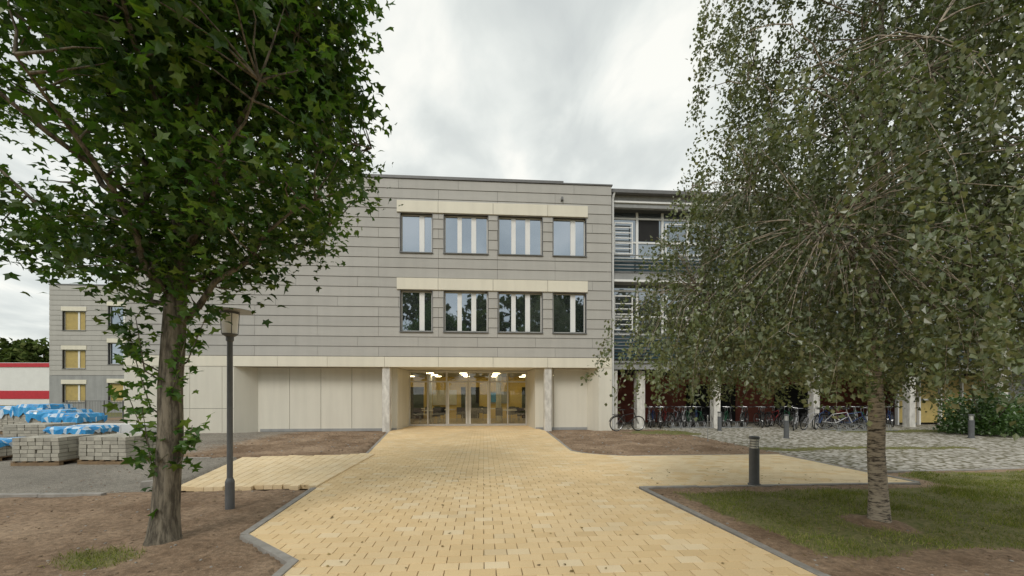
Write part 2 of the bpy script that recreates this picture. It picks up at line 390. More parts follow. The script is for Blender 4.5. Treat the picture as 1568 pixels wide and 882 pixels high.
# ---------------------------------------------------------------- RIGHT WING (older classrooms)
rw=empty('classroom_wing',O,TH)
d=.45; cols=[6.15+5.06*i for i in range(6)]; R1=cols[-1]
mb=MB()
mb.box(5.9,R1,d-.35,d+12,10.98,11.14,'coping')
mb.box(5.92,R1,d-.05,d+.15,10.42,10.975,'greywall')
mb.box(5.92,R1,d-.12,d+.0,10.62,10.70,'framew')
mb.box(5.92,R1,d-.02,d+12,6.92,7.36,'greywall'); mb.box(5.92,R1,d-.10,d-.03,6.92,7.02,'framew')
mb.box(5.92,R1,d-.02,d+12,2.8,3.2,'greywall')
mb.box(5.95,R1,d+.55,d+.6,3.2,4.5,'greywall'); mb.box(5.95,R1,d+.55,d+.6,7.36,8.1,'greywall')
mb.box(5.92,R1,d-.1,d-.03,3.1,3.19,'steel')
mb.build('floor_slabs',rw)
mb=MB(); g=MB()
for fi_,(z0,z1) in enumerate(((4.5,6.92),(8.15,10.42))):
    y=d+.5
    g.box(5.95,R1,y,y+.02,z0,z1,'glass2')
    for ci,c0 in enumerate(cols[:-1]):
        n=4
        for k in range(n+1):
            u=c0+k*5.06/n; mb.box(u-.055,u+.055,y-.06,y+.03,z0,z1,'framew')
        for zz in (z0+.04,z0+(z1-z0)*.36,z1-.3):
            mb.box(c0,c0+5.06,y-.05,y+.0,zz-.04,zz+.04,'framew')
        for k in (0,2):
            u=c0+k*5.06/n; zb,zt=z0+.2,z1-.55; yy=y-.2; xe=u+1.0 if k==0 else u+1.9
            mb.box(u+.08,xe,yy,yy+.04,zb,zb+.055,'framew'); mb.box(u+.08,xe,yy,yy+.04,zt-.055,zt,'framew')
            mb.box(u+.08,u+.135,yy,yy+.04,zb+.055,zt-.055,'framew'); mb.box(xe-.055,xe,yy,yy+.04,zb+.055,zt-.055,'framew')
            ns=5 if k==0 else 1
            for q in range(ns):
                zz=zb+.25+q*.25 if k==0 else zb+.55
                if zz<zt-.1: mb.box(u+.14,xe-.06,yy+.005,yy+.035,zz,zz+(.045 if k==0 else .09),'framew')
        u=c0+5.06/n; g.box(u+.1,u+1.1,y-.03,y-.01,z0+(z1-z0)*.40,z1-.35,'dark' if (ci+fi_)%2 else 'glass2')
mb.build('window_frames',rw); g.build('window_panes',rw)
mb=MB()
for z0,z1 in ((3.3,4.45),(7.42,8.12)):
    n=int((z1-z0)/.16)
    for k in range(n):
        z=z0+k*.16; mb.add([(5.97,d-.12,z),(R1,d-.12,z),(R1,d-.02,z+.12),(5.97,d-.02,z+.12),(5.97,d-.10,z-.01),(R1,d-.10,z-.01),(R1,d,z+.11),(5.97,d,z+.11)],[(0,1,2,3),(7,6,5,4),(0,4,5,1),(2,6,7,3)],'teal')
    mb.tube([(5.97,d-.16,z1+.02),(R1,d-.16,z1+.02)],.028,'steel'); mb.tube([(5.97,d-.16,z0+.45),(R1,d-.16,z0+.45)],.018,'steel')
    for i in range(26):
        u=6.15+i*1.265-.3
        if u<R1: mb.box(u,u+.05,d-.02,d+.03,z0-.1,z1,'steel')
mb.build('louvre_balustrades',rw)
mb=MB()
for u in cols:
    mb.tube([(u-.05,d+.12,3.2),(u-.05,d+.12,10.6)],.07,'steel',12)
    mb.box(u-.16,u+.16,d+.05,d+.4,-.2,2.8,'concrete')
mb.tube([(6.0,d-.2,0),(6.0,d-.2,10.7),(6.05,d-.28,11.0)],.06,'white',10)
mb.box(7.35,7.75,d+.3,d+.7,-.2,2.8,'concrete')
mb.build('columns',rw)
mb=MB()
mb.box(5.95,R1,d+4.6,d+4.8,-.2,2.8,'redwall')
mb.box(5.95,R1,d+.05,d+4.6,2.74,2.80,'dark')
for a,b_ in ((6.3,7.3),(12,15),(17.5,20)): mb.box(a,b_,d+4.5,d+4.59,.0,2.2,'dark')
for i in range(4):
    a=22.2+i*1.25; mb.box(a,a+1.1,d+1.6,d+1.65,.1,2.6,'blind'); mb.box(a-.08,a,d+1.5,d+1.66,-.1,2.8,'framew'); mb.box(a,a+1.1,d+1.52,d+1.6,1.3,1.38,'framew')
mb.box(27.3,R1,d+1.5,d+1.7,-.1,2.8,'greywall'); mb.box(5.95,6.1,d+.4,d+4.6,-.2,2.8,'greywall')
mb.build('arcade_walls',rw)

# ---------------------------------------------------------------- PAVING
xlp=[(-6,-1.8),(4.16,-1.82),(4.96,-2.75),(7.36,-2.92),(11.6,-3.2),(18.0,-4.1),(18.9,-4.15),(18.91,-3.93),(21.1,-3.78)]
RH=.16
yA,yB=RH*44,RH*66   # 7.04, 10.56
xrp=[(-6,3.9),(3.5,3.02),(yA,2.68),(yA+1e-4,8.04),(yB,8.04),(yB+1e-4,3.8),(10.8,3.2),(11.2,2.75),(11.6,2.52),(18.0,2.75),(21.1,2.3)]
XL=lambda y:np.interp(y,[p[0] for p in xlp],[p[1] for p in xlp])
XR=lambda y:np.interp(y,[p[0] for p in xrp],[p[1] for p in xrp])
def clip(poly,a,b_,c):
    out=[]; n=len(poly)
    for i in range(n):
        p,q=poly[i],poly[(i+1)%n]; dp=a*p[0]+b_*p[1]-c; dq=a*q[0]+b_*q[1]-c
        if dp<=0: out.append(p)
        if dp*dq<0:
            t=dp/(dp-dq); out.append((p[0]+(q[0]-p[0])*t,p[1]+(q[1]-p[1])*t))
    return out
def side(poly,x0,y0,x1,y1,left):
    a,b_=(y1-y0),-(x1-x0); c=a*x0+b_*y0
    return clip(poly,a,b_,c) if left else clip(poly,-a,-b_,-c)
mb=MB(); gap=.004; rr=random.Random(3)
for i in range(-31,132):
    y0=i*RH; y1=y0+RH
    yl0,yl1=y0+1e-3,y1-1e-3
    l0,l1,r0,r1=[float(v) for v in (XL(yl0),XL(yl1),XR(yl0),XR(yl1))]
    x=-9.12+(.12 if i%2 else 0)+rr.gauss(0,.004)
    while x<9:
        w=.24; a,b_=x+gap,x+w-gap; x+=w
        if b_<min(l0,l1) or a>max(r0,r1): continue
        poly=[(a,y0+gap),(b_,y0+gap),(b_,y1-gap),(a,y1-gap)]
        poly=side(poly,l0,y0,l1,y1,False)
        if len(poly)>2: poly=side(poly,r0,y0,r1,y1,True)
        if len(poly)<3: continue
        z=rr.gauss(0,.0004)
        mb.prism(poly,-.06,z,'paver2' if (a>3.2 and rr.random()<.8) or rr.random()<.12 else 'paver',.002)
pav=mb.build('paved_path'); pav.rotation_euler[2]=TH
mb=MB()
sk=(-6.13+5.34)/(10.71-7.47)
x=-5.34
while x<-2.99:
    yy=7.40+rr.choice([0,.0,.1,.13,.05])
    while yy<10.75+(x+5.34)*.18:
        l=.24
        def P(a,b_): return (a+(b_-7.47)*sk*max(0,min(1,(-3.0-a)/2.34)),b_)
        mb.prism([P(x+gap,yy+gap),P(x+.16-gap,yy+gap),P(x+.16-gap,yy+l-gap),P(x+gap,yy+l-gap)],-.05,.03+rr.gauss(0,.001),'paver2',.003)
        yy+=l
    x+=.16
pd=mb.build('side_paving'); pd.rotation_euler[2]=TH
mb=MB()
def kerb(pts,w=.08,z=.012,seg=1.0):
    for (x0,y0),(x1,y1) in zip(pts[:-1],pts[1:]):
        L_=math.hypot(x1-x0,y1-y0); n=max(1,round(L_/seg)); dx,dy=(x1-x0)/L_,(y1-y0)/L_; nx,ny=-dy*w,dx*w
        for i in range(n):
            a=L_*i/n+.003; b_=L_*(i+1)/n-.003; h=z+rr.gauss(0,.003)
            p=[(x0+dx*a,y0+dy*a),(x0+dx*b_,y0+dy*b_)]
            mb.prism([p[0],p[1],(p[1][0]+nx,p[1][1]+ny),(p[0][0]+nx,p[0][1]+ny)],-.15,h,'kerb',.006)
kerb([(-1.8,-5),(-1.82,4.15),(-2.76,4.98),(-2.93,7.36)],.09)
kerb([(-2.99,7.5),(-3.2,11.6),(-4.05,17.6)],.07,.005)
kerb([(8.05,yB),(8.05,yA),(2.75,yA-.01),(3.03,3.5),(3.85,-5)],.09,.008)
kerb([(2.76,17.5),(2.53,11.7),(2.85,11.1),(3.3,10.75),(4.0,yB+.01),(8.05,yB+.01)],.07,.0)
kerb([(-14,7.3),(-6.2,7.15)][::-1],.1,.03); kerb([(-13,11.2),(-7.0,11.0)][::-1],.08,.02)
kerb([(8.3,8.0),(12,8.15),(18,8.2)],.1,.01)
mb.build('kerb',rot=TH)

# ---------------------------------------------------------------- GROUND
def hashn(ix,iy,s): 
    h=np.sin(ix*127.1+iy*311.7+s*74.7)*43758.5453; return h-np.floor(h)
def vnoise(x,y,s=0):
    ix,iy=np.floor(x),np.floor(y); fx,fy=x-ix,y-iy; fx=fx*fx*(3-2*fx); fy=fy*fy*(3-2*fy)
    return (hashn(ix,iy,s)*(1-fx)+hashn(ix+1,iy,s)*fx)*(1-fy)+(hashn(ix,iy+1,s)*(1-fx)+hashn(ix+1,iy+1,s)*fx)*fy
def fbm(x,y,s=0,o=4):
    a=.5;t=0
    for i in range(o): t=t+a*vnoise(x,y,s+i); x=x*2.1; y=y*2.1; a*=.5
    return t/.94
sm=lambda v,w:1/(1+np.exp(-np.clip(v/w,-40,40)))
def zones(X,Y):
    x,y=X*C+Y*S,-X*S+Y*C
    n=(fbm(X*1.3,Y*1.3,5)-.5)
    band=lambda v,a,b_,w=.08: sm(v-a,w)*sm(b_-v,w)
    nn=n*.7
    right=XR(np.minimum(y,6.9))
    g=sm(x-(right+.45)+nn,.08)*band(y+nn*.6,3.95,6.68)*sm(26-x,.3)
    g=np.maximum(g,sm(x-8.5+nn,.1)*band(y+nn,3.7,7.9))
    birch=np.hypot(X-4.7,Y-5.2); g=g*sm(birch-.3+nn*.6,.06)
    g=np.maximum(g,band(y+nn*1.5,11.3,11.9)*band(x,8.2,15)*.8)
    g=np.maximum(g,band(y+nn*1.5,15.9,17.6)*band(x+nn*2,6.2,9.0)*.9)
    g=np.maximum(g,band(y+nn,16.2,17.4)*band(x+nn,15.5,30))
    g=np.maximum(g,sm(.34-np.hypot((X+4.2)*.9,(Y-4.15)*1.2)+nn*.9,.08)*.62)
    far=sm(np.maximum(np.maximum(-x-24,x-34),np.maximum(y-60,-8-y)),.5); g=np.maximum(g,far*.75)
    gr=band(y,7.25,11.0)*sm(-5.4-x+sk*(y-7.47),.1)*1.0
    gr=np.maximum(gr,sm(-7.5-x,.5)*sm(y-11,.2)*.62)
    cb_=sm(x-8.25,.05)*sm(y-8.15,.05)*sm(18.9-y,.1); cb_=np.maximum(cb_,sm(x-5.9,.1)*sm(y-18.4,.1)*sm(26-y,.1))
    return g,gr*(1-far),cb_*sm(34-x,.3)
def height(X,Y):
    x,y=X*C+Y*S,-X*S+Y*C
    inp=((x>XL(y)-.12)&(x<XR(y)+.12)&(y<22)&(y>-5))|((x>-5.5+sk*(y-7.47))&(x<-2.8)&(y>7.3)&(y<11.2))
    h=-.012+(fbm(X*.9,Y*.9,1)-.5)*.05+(fbm(X*5,Y*5,2)-.5)*.045
    g,gr,cb_=zones(X,Y); flat=np.maximum(gr,cb_)
    h=h*(1-.8*flat)
    bed=sm(y-11.2,.4)*sm(17.4-y,.3)*(x<8)*(x>-9.5)*(1-cb_)
    h=h+bed*((fbm(X*2.2,Y*2.2,8)-.35)*.15)
    h=h+np.clip(.25-np.hypot(X+3.91,Y-4.56),0,1)*.2+np.clip(.35-np.hypot(X-4.7,Y-5.2),0,1)*.2
    ins=(y>18.0)&(x>-16)&(x<5.9)
    h=np.where(ins,-.06,h)
    return np.where(inp,-.085,h)
def axis(a,b_,st,far):
    t=[a]
    while t[-1]<b_: t.append(t[-1]+st)
    lo=[];s=st;v=a
    while v>-far: s*=1.45; v-=s; lo.append(v)
    hi=[];s=st;v=t[-1]
    while v<far: s*=1.45; v+=s; hi.append(v)
    return np.array(lo[::-1]+t+hi)
ax=axis(-14,16,.085,900); ay=axis(1.5,19.5,.085,900)
GX,GY=np.meshgrid(ax,ay); nx,ny=len(ax),len(ay)
finemask=(GX>-14.5)&(GX<16.5)&(GY>1)&(GY<20)
GZ=np.where(finemask,height(GX,GY),-.085); GZ=np.where((~finemask)&(GX*C+GY*S>5.9)&(GY>0),-.02,GZ)
GZ=np.where((~finemask)&(GX*C+GY*S<-14),-.03,GZ)
vv=np.stack([GX.ravel(),GY.ravel(),GZ.ravel()],1)
idx=np.arange(nx*ny).reshape(ny,nx)
ff=np.stack([idx[:-1,:-1].ravel(),idx[:-1,1:].ravel(),idx[1:,1:].ravel(),idx[1:,:-1].ravel()],1)
me=bpy.data.meshes.new('ground'); me.from_pydata(vv.tolist(),[],ff.tolist())
zg,zr,zc=zones(GX,GY); colr=np.stack([zg.ravel(),zr.ravel(),zc.ravel(),np.ones(nx*ny)],1).astype(np.float32)
ca=me.color_attributes.new('zone','FLOAT_COLOR','POINT'); ca.data.foreach_set('color',colr.ravel())
me.materials.append(M['ground']); me.polygons.foreach_set('use_smooth',[True]*len(ff)); me.update()
ob=bpy.data.objects.new('ground',me); sc.collection.objects.link(ob)

# ---------------------------------------------------------------- leaf scatter
def norm(a): return a/np.maximum(np.linalg.norm(a,axis=1,keepdims=True),1e-9)
MAPLE=[(-90,.12),(-35,.5),(-8,.40),(25,.88),(56,.48),(90,1.05),(124,.48),(155,.88),(188,.40),(215,.5)]
MAPLE=np.array([(r*math.cos(math.radians(a)),r*math.sin(math.radians(a))) for a,r in MAPLE])*.55
RHOMB=np.array([(0,-.5),(.38,-.05),(0,.55),(-.38,-.05)])
def leaves(name,mat,pos,size,shape,up=1.0,droop=.6,parent=None):
    n=len(pos); r=rng.normal(size=(n,3)); nn=norm(r*.75+np.array([0,0,up]))
    t=rng.normal(size=(n,3)); t[:,2]-=droop*2; t=t-nn*np.sum(t*nn,1,keepdims=True); b_=norm(t); a=np.cross(b_,nn)
    sz=(size*(.65+.7*rng.random(n)))[:,None]
    k=len(shape); V=np.zeros((n,k,3))
    for i,(lx,ly) in enumerate(shape):
        V[:,i]=pos+sz*(a*lx+b_*ly+nn*(-.35*abs(lx)))
    F=np.arange(n*k).reshape(n,k)
    me=bpy.data.meshes.new(name); me.from_pydata(V.reshape(-1,3).tolist(),[],F.tolist()); me.materials.append(M[mat]); me.update()
    o=bpy.data.objects.new(name,me); sc.collection.objects.link(o)
    if parent: o.parent=parent
    return o
def resample(pts,n):
    pts=np.array(pts,float); t=np.linspace(0,len(pts)-1,n); i=np.clip(t.astype(int),0,len(pts)-2); f=(t-i)[:,None]
    return pts[i]*(1-f)+pts[i+1]*f
def limb(start,end,bow,n=7,wig=.06):
    s,e=np.array(start,float),np.array(end,float); L_=np.linalg.norm(e-s); out=[]
    for i in range(n):
        t=i/(n-1); p=s*(1-t)+e*t+np.array([0,0,bow*L_])*math.sin(math.pi*t)
        if 0<i<n-1: p=p+rng.normal(size=3)*wig*L_*.5
        out.append(p)
    return out
G=2.39996
# ---- maple
mp=empty('maple_tree')
mb=MB()
tp=[(-3.91,4.56,-.1),(-3.91,4.56,.04),(-3.9,4.57,.3),(-3.88,4.58,.75),(-3.85,4.58,1.2),(-3.86,4.59,1.75),(-3.83,4.6,2.3),(-3.80,4.62,3.2),(-3.72,4.65,4.5),(-3.6,4.7,6),(-3.65,4.75,8)]
mb.tube(tp,[.21,.16,.132,.122,.118,.113,.113,.09,.07,.045,.015],'bark',16)
samples=[np.array(p) for p in resample(tp[6:],24)]
cen=np.array([-3.98,4.75,5.75]); rad=np.array([2.68,2.35,3.0])
TP=resample(tp,1500)
for i in range(30):
    az=i*G; zt=2.35+(i/30)**.9*4.2; st=TP[np.abs(TP[:,2]-zt).argmin()]
    el=math.radians(18+50*(i/30)); dv=np.array([math.cos(az)*math.cos(el),math.sin(az)*math.cos(el),math.sin(el)])
    Lm=2.4 if i<18 else 1.8
    e=st+dv*Lm; q=(e-cen)/rad; ql=np.linalg.norm(q)
    if ql>.9: e=cen+(e-cen)*.9/ql
    l=limb(st,e,-.04 if i%2 else .06); r0=.042*(1-i/50)
    mb.tube(l,[r0*(1-t/7.5) for t in range(7)],'bark',7); samples+=list(resample(l,14)[2:])
for e,r0 in (((-4.75,4.4,4.6),.06),((-3.2,4.8,4.7),.055),((-5.3,4.9,4.2),.045),((-4.3,4.1,6.4),.05)):
    l=limb((-3.82,4.61,2.7),e,.04); mb.tube(l,[r0*(1-t/8) for t in range(7)],'bark',8); samples+=list(resample(l,14)[3:])
SP=np.array(samples)
cl=[]
while len(cl)<740:
    v=rng.normal(size=3); v/=np.linalg.norm(v); rr_=rng.random()**.36; p=cen+rad*v*rr_*(.92+.12*math.sin(5*v[0]+3*v[2]))
    if p[2]<3.2+.25*rng.random()+(.3 if p[0]>-2.5 else 0): continue
    if p[0]<-4.75 and p[2]<4.9 and rng.random()<.80: continue
    if math.hypot(p[0]+4.6,(p[2]-4.45)*1.1)<.6 and rng.random()<.85: continue
    if math.hypot(p[0]+5.6,p[2]-4.7)<.7 and rng.random()<.7: continue
    if p[0]<-4.6 and rng.random()<.35: continue
    cl.append(p)
for _ in range(26): cl.append(np.array([-3.72+rng.normal()*.42,4.6+rng.normal()*.4,2.7+rng.random()*.8]))
for _ in range(8): cl.append(np.array([-2.9+rng.normal()*.3,4.5+rng.normal()*.3,3.12+rng.random()*.3]))
for _ in range(12): cl.append(np.array([-5.6+rng.normal()*.35,4.6+rng.normal()*.4,3.3+rng.random()*.5]))
cl=np.array(cl)
for p in cl:
    dd=np.linalg.norm(SP-p,axis=1)+np.maximum(0,SP[:,2]-p[2])*1.0; s=SP[dd.argmin()]
    mb.tube(limb(s,p,.05,4,.05),[.013,.009,.006,.003],'bark',4,False)
nl=36; pos=np.repeat(cl,nl,0)+rng.normal(size=(len(cl)*nl,3))*np.array([.19,.19,.14])
sh=[]
for sx,sy,z0,z1,lean in ((-4.0,4.55,.9,1.75,-.35),(-3.95,4.5,.6,1.5,-.15),(-3.78,4.5,1.6,2.4,.2),(-4.05,4.55,1.5,2.3,-.25),(-3.7,4.55,.9,1.3,.12),(-3.98,4.4,1.9,2.5,-.1),(-3.6,4.5,2.0,2.6,.25),(-4.1,4.5,2.0,2.6,-.3)):
    l=[(sx+lean*t,sy,z0+(z1-z0)*t) for t in (0,.35,.7,1)]; l=[(-3.87,4.57,z0-.15)]+l; mb.tube(l,[.009,.008,.006,.005,.003],'bark',5,False)
    for p in resample(l[1:],16): sh.append(np.array(p)[None]+rng.normal(size=(3,3))*.08)
pos=np.concatenate([pos]+sh)
leaves('leaf_canopy','maple',pos,.14,MAPLE,1.0,.5,mp)
mb.build('trunk_and_branches',mp,True)
# ---- birch
bt=empty('birch_tree'); mb=MB(); B=np.array([4.7,5.2])
tp=[(4.7,5.2,-.1),(4.7,5.2,.05),(4.69,5.2,.4),(4.66,5.2,.9),(4.67,5.2,1.4),(4.63,5.2,1.9),(4.62,5.22,2.8),(4.68,5.22,4),(4.76,5.25,5.5),(4.78,5.25,7.2),(4.7,5.3,9)]
mb.tube(tp,[.16,.118,.098,.09,.086,.08,.066,.05,.038,.024,.01],'bbark',12)
samples=[np.array(p) for p in resample(tp[6:],20)]
Rz=lambda z:np.interp(z,[1.5,2.5,3.5,5,7,8.5,9.6],[3.3,3.3,2.9,2.4,2.1,1.5,.3])
TPR=resample(tp,1500)
for i in range(44):
    az=i*G+.5; z0=2.05+(i/44)*5.8; st=TPR[np.abs(TPR[:,2]-z0).argmin()]
    R_=Rz(z0+.8)*(.6+.3*rng.random()); e=np.array([B[0]+R_*math.cos(az),B[1]+R_*math.sin(az),z0+.6+rng.random()*1.1])
    l=limb(st,e,.12,9,.07); r0=.024*(1-i/70); mb.tube(l,[r0*(1-t/9.6) for t in range(9)],'bbark',6); samples+=list(resample(l,14)[2:])
SP=np.array(samples); P=[]
for i in range(5900):
    zt=2.2+rng.random()**1.3*7.2; az=rng.random()*2*math.pi
    edge_=.88+.10*math.sin(az*5+zt*1.7)+.09*math.sin(az*11-zt*3.1)
    R_=Rz(zt-.4)*(rng.random()**.5)*edge_
    cv=vnoise(np.array(az*2.3+zt*.8),np.array(zt*1.9+R_),9)
    if cv<.24+(.16 if zt>4.8 else 0): continue
    if zt>5.0 and rng.random()<.22: continue
    p=np.array([B[0]+R_*math.cos(az),B[1]+R_*math.sin(az),zt])
    dd=np.linalg.norm(SP-p,axis=1); s=SP[dd.argmin()]
    if i%2==0: mb.tube(limb(s,p,.12,4,.05),[.008,.006,.004,.002],'bbark',4,False)
    Ls=.3+rng.random()*.9*(.6+.5*R_/2.5); zend=max(zt-Ls,1.4+.55*rng.random())
    drift=np.array([math.cos(az),math.sin(az)])*.25*rng.random()+rng.normal(size=2)*.16
    n=max(4,int((zt-zend)*60)); t=rng.random(n)
    q=np.stack([p[0]+drift[0]*np.sqrt(t),p[1]+drift[1]*np.sqrt(t),zt-(zt-zend)*t],1)+rng.normal(size=(n,3))*.045
    P.append(q)
    if i%3==0: mb.tube([p,(p[0]+drift[0]*.7,p[1]+drift[1]*.7,zt-(zt-zend)*.5),(p[0]+drift[0],p[1]+drift[1],zend)],[.003,.0025,.0015],'bbark',3,False)
P=np.concatenate(P); nb=len(P)
leaves('leaf_canopy','birch',P,.05,RHOMB,.35,1.0,bt)
mb.build('trunk_and_branches',bt,True)
# ---- tree masses
def tree_mass(name,specs,leaf,per):
    e=empty(name); pts=[]; mb=MB()
    for (x,y,h,r) in specs:
        mb.tube([(x,y,-.1),(x,y,h*.5),(x,y,h*.9)],[r*.09,r*.06,.05],'bark',6)
        for k in range(14):
            v=rng.normal(size=3); v/=np.linalg.norm(v); c0=np.array([x,y,h*.6])+v*np.array([r*.65,r*.65,h*.28])
            u=rng.normal(size=(per,3)); u/=np.linalg.norm(u,axis=1,keepdims=True)
            pts.append(c0+u*(rng.random((per,1))**.4)*np.array([r*.45,r*.45,h*.14]))
    pts=np.concatenate(pts); leaves('foliage','forest',pts,leaf,RHOMB,.5,.3,e); mb.build('trunks',e)
tree_mass('distant_forest',[(-235+i*5.5+rng.normal(),112+rng.normal()*6,15.5+rng.random()*3.5,4.5) for i in range(34)],1.5,60)
tree_mass('tree_line',[(-46+i*5.2+rng.normal(),-30+rng.normal()*2,18+rng.random()*3,4.6) for i in range(19)],1.15,60)
def shrub(x,y,r,h,n):
    u=rng.normal(size=(n,3)); u/=np.linalg.norm(u,axis=1,keepdims=True); u[:,2]=abs(u[:,2])
    k=.75+.25*np.sin(u[:,0]*6+x)*np.cos(u[:,1]*5)
    p=np.array([x,y,.05])+u*(rng.random((n,1))**.35)*k[:,None]*np.array([r,r,h])
    mbs=MB()
    for i in range(14):
        a=i*.9; mbs.tube([(x,y,-.05),(x+math.cos(a)*r*.4,y+math.sin(a)*r*.4,h*.4),(x+math.cos(a)*r*.7,y+math.sin(a)*r*.7,h*.75)],[.02,.015,.005],'bark',5)
    e=empty('shrub'); leaves('foliage','shrub',p,.12,RHOMB,.6,.4,e); mbs.build('stems',e)
shrub(19.3,16.6,1.9,2.3,5200); shrub(22.3,17.4,1.9,2.0,3500)

# ---------------------------------------------------------------- grass
def grassblades():
    X=rng.uniform(2.6,14,170000); Y=rng.uniform(3.4,9.0,170000)
    X2=rng.uniform(-5.6,-3.3,20000); Y2=rng.uniform(3.3,5.3,20000)
    X3=rng.uniform(6,24,40000); Y3=rng.uniform(11,19.5,40000)
    X=np.concatenate([X,X2,X3]); Y=np.concatenate([Y,Y2,Y3])
    g,_,_=zones(X,Y); dens=fbm(X*2.5,Y*2.5,11)
    k=(rng.random(len(X))<g*np.clip(dens*2.4-.75,.04,1))&(g>.35); X,Y,dens=X[k],Y[k],dens[k]
    Z=height(X,Y); n=len(X); tall=(fbm(X*1.1,Y*1.1,20)-.35)
    tuft=np.exp(-((X-5.2)**2+(Y-6.3)**2)/.12)+np.exp(-((X-7.2)**2+(Y-7.1)**2)/.3)
    H=(.018+.03*rng.random(n)+np.clip(tall,0,1)*.04+tuft*.09)*(1+.3*(Y>11)); a=rng.random(n)*2*np.pi; w=.0028+.002*rng.random(n)+.0015*(Y>8)
    lean=rng.normal(size=(n,2))*H[:,None]*.55
    dx,dy=np.cos(a)*w,np.sin(a)*w
    V=np.zeros((n,3,3)); V[:,0]=np.stack([X-dx,Y-dy,Z-.004],1); V[:,1]=np.stack([X+dx,Y+dy,Z-.004],1); V[:,2]=np.stack([X+lean[:,0],Y+lean[:,1],Z+H],1)
    me=bpy.data.meshes.new('grass'); me.from_pydata(V.reshape(-1,3).tolist(),[],np.arange(n*3).reshape(n,3).tolist()); me.materials.append(M['grass']); me.update()
    o=bpy.data.objects.new('grass',me); sc.collection.objects.link(o); return n
ng=grassblades()
mb=MB()
def clod(x,y,z,r,mat):
    ph=(1+5**.5)/2; b0=[(-1,ph,0),(1,ph,0),(-1,-ph,0),(1,-ph,0),(0,-1,ph),(0,1,ph),(0,-1,-ph),(0,1,-ph),(ph,0,-1),(ph,0,1),(-ph,0,-1),(-ph,0,1)]
    fs=[(0,11,5),(0,5,1),(0,1,7),(0,7,10),(0,10,11),(1,5,9),(5,11,4),(11,10,2),(10,7,6),(7,1,8),(3,9,4),(3,4,2),(3,2,6),(3,6,8),(3,8,9),(4,9,5),(2,4,11),(6,2,10),(8,6,7),(9,8,1)]
    s=[.5*r*rr.uniform(.7,1.2) for _ in range(3)]; mb.add([(x+a*s[0]*rr.uniform(.8,1.2),y+b_*s[1],z+c*s[2]*.6) for a,b_,c in b0],fs,mat)
M['clod']=surf('soil_clod',(.25,.18,.12),(.14,.10,.065),12,.95,.3)
cnt=0
while cnt<2200:
    X=rr.uniform(-9,9); Y=rr.uniform(3.2,17.3); x,y=w2l(X,Y)
    if XL(y)-.15<x<XR(y)+.15: continue
    g,gr,cb_=[float(v) for v in zones(np.array(X),np.array(Y))]
    if g>.5 or cb_>.5 or (-5.8+sk*(y-7.47)<x<-2.8 and 7.2<y<11.3): continue
    r=rr.choice([.008,.012,.018,.035 if y>11 else .015]); clod(X,Y,float(height(np.array(X),np.array(Y)))+r*.1,r,'clod' if rr.random()<.7 else 'kerb'); cnt+=1
mb.build('soil_clods')
n=260; X=rng.uniform(-6,8,n); Y=rng.uniform(3.3,9,n); pos=np.stack([X,Y,np.maximum(height(X,Y),0)+.012],1)
M['dry']=leafmat('dry_leaves',[(.2,.13,.05),(.3,.22,.08),(.12,.08,.04)],.1)
leaves('fallen_leaves','dry',pos,.04,RHOMB,4,.0)

# ---------------------------------------------------------------- STREET LAMP
mb=MB(); x,y=-4.07,5.86
mb.lathe(0,0,[(.06,-.1),(.06,.38),(.055,.40),(.038,.44),(.036,2.40),(.05,2.42),(.05,2.47),(.095,2.50),(.10,2.515)],'lampgrey',18)
mb.lathe(0,0,[(.09,2.517),(.108,2.80)],'lantern',24)
for k in range(4):
    a=k*math.pi/2+.8; mb.tube([(.100*math.cos(a),.100*math.sin(a),2.51),(.117*math.cos(a),.117*math.sin(a),2.81)],.005,'lampgrey',6)
mb.lathe(0,0,[(.12,2.802),(.12,2.83)],'lampgrey',24)
mb.lathe(.04,0,[(.24,2.832),(.27,2.838),(.27,2.846),(.12,2.872),(.02,2.885)],'steel',32)
mb.build('street_lamp',loc=(x,y,0))
def bollard(x,y,h=.88,name='bollard_light'):
    mb=MB(); r=.085
    mb.lathe(0,0,[(r+.02,-.08),(r+.02,.02),(r,.025),(r,h-.22),(r-.02,h-.215)],'lampgrey',20)
    mb.lathe(0,0,[(r-.022,h-.215),(r-.022,h-.05)],'lantern',16)
    for k in range(3): mb.torus((0,0,h-.18+k*.045),r-.012,.006,'lampgrey','z',20,5)
    for k in range(4):
        a=k*1.571; mb.tube([(r*.92*math.cos(a),r*.92*math.sin(a),h-.22),(r*.92*math.cos(a),r*.92*math.sin(a),h-.04)],.007,'steel',5)
    mb.lathe(0,0,[(r,h-.05),(r+.004,h-.045),(r+.004,h-.012),(r-.01,h)],'lampgrey',20)
    mb.build(name,loc=(x,y,0))
bollard(4.40,7.38); bollard(10.2,15.1); bollard(17.3,15.3); bollard(9.3,18.2,.85)
mb=MB(); mb.tube([(6.7,13.9,-.1),(6.7,13.9,.85)],.014,'steel',8); mb.lathe(6.7,13.9,[(.02,.85),(.02,.9),(.01,.92)],'steel',8); mb.build('marker_post')

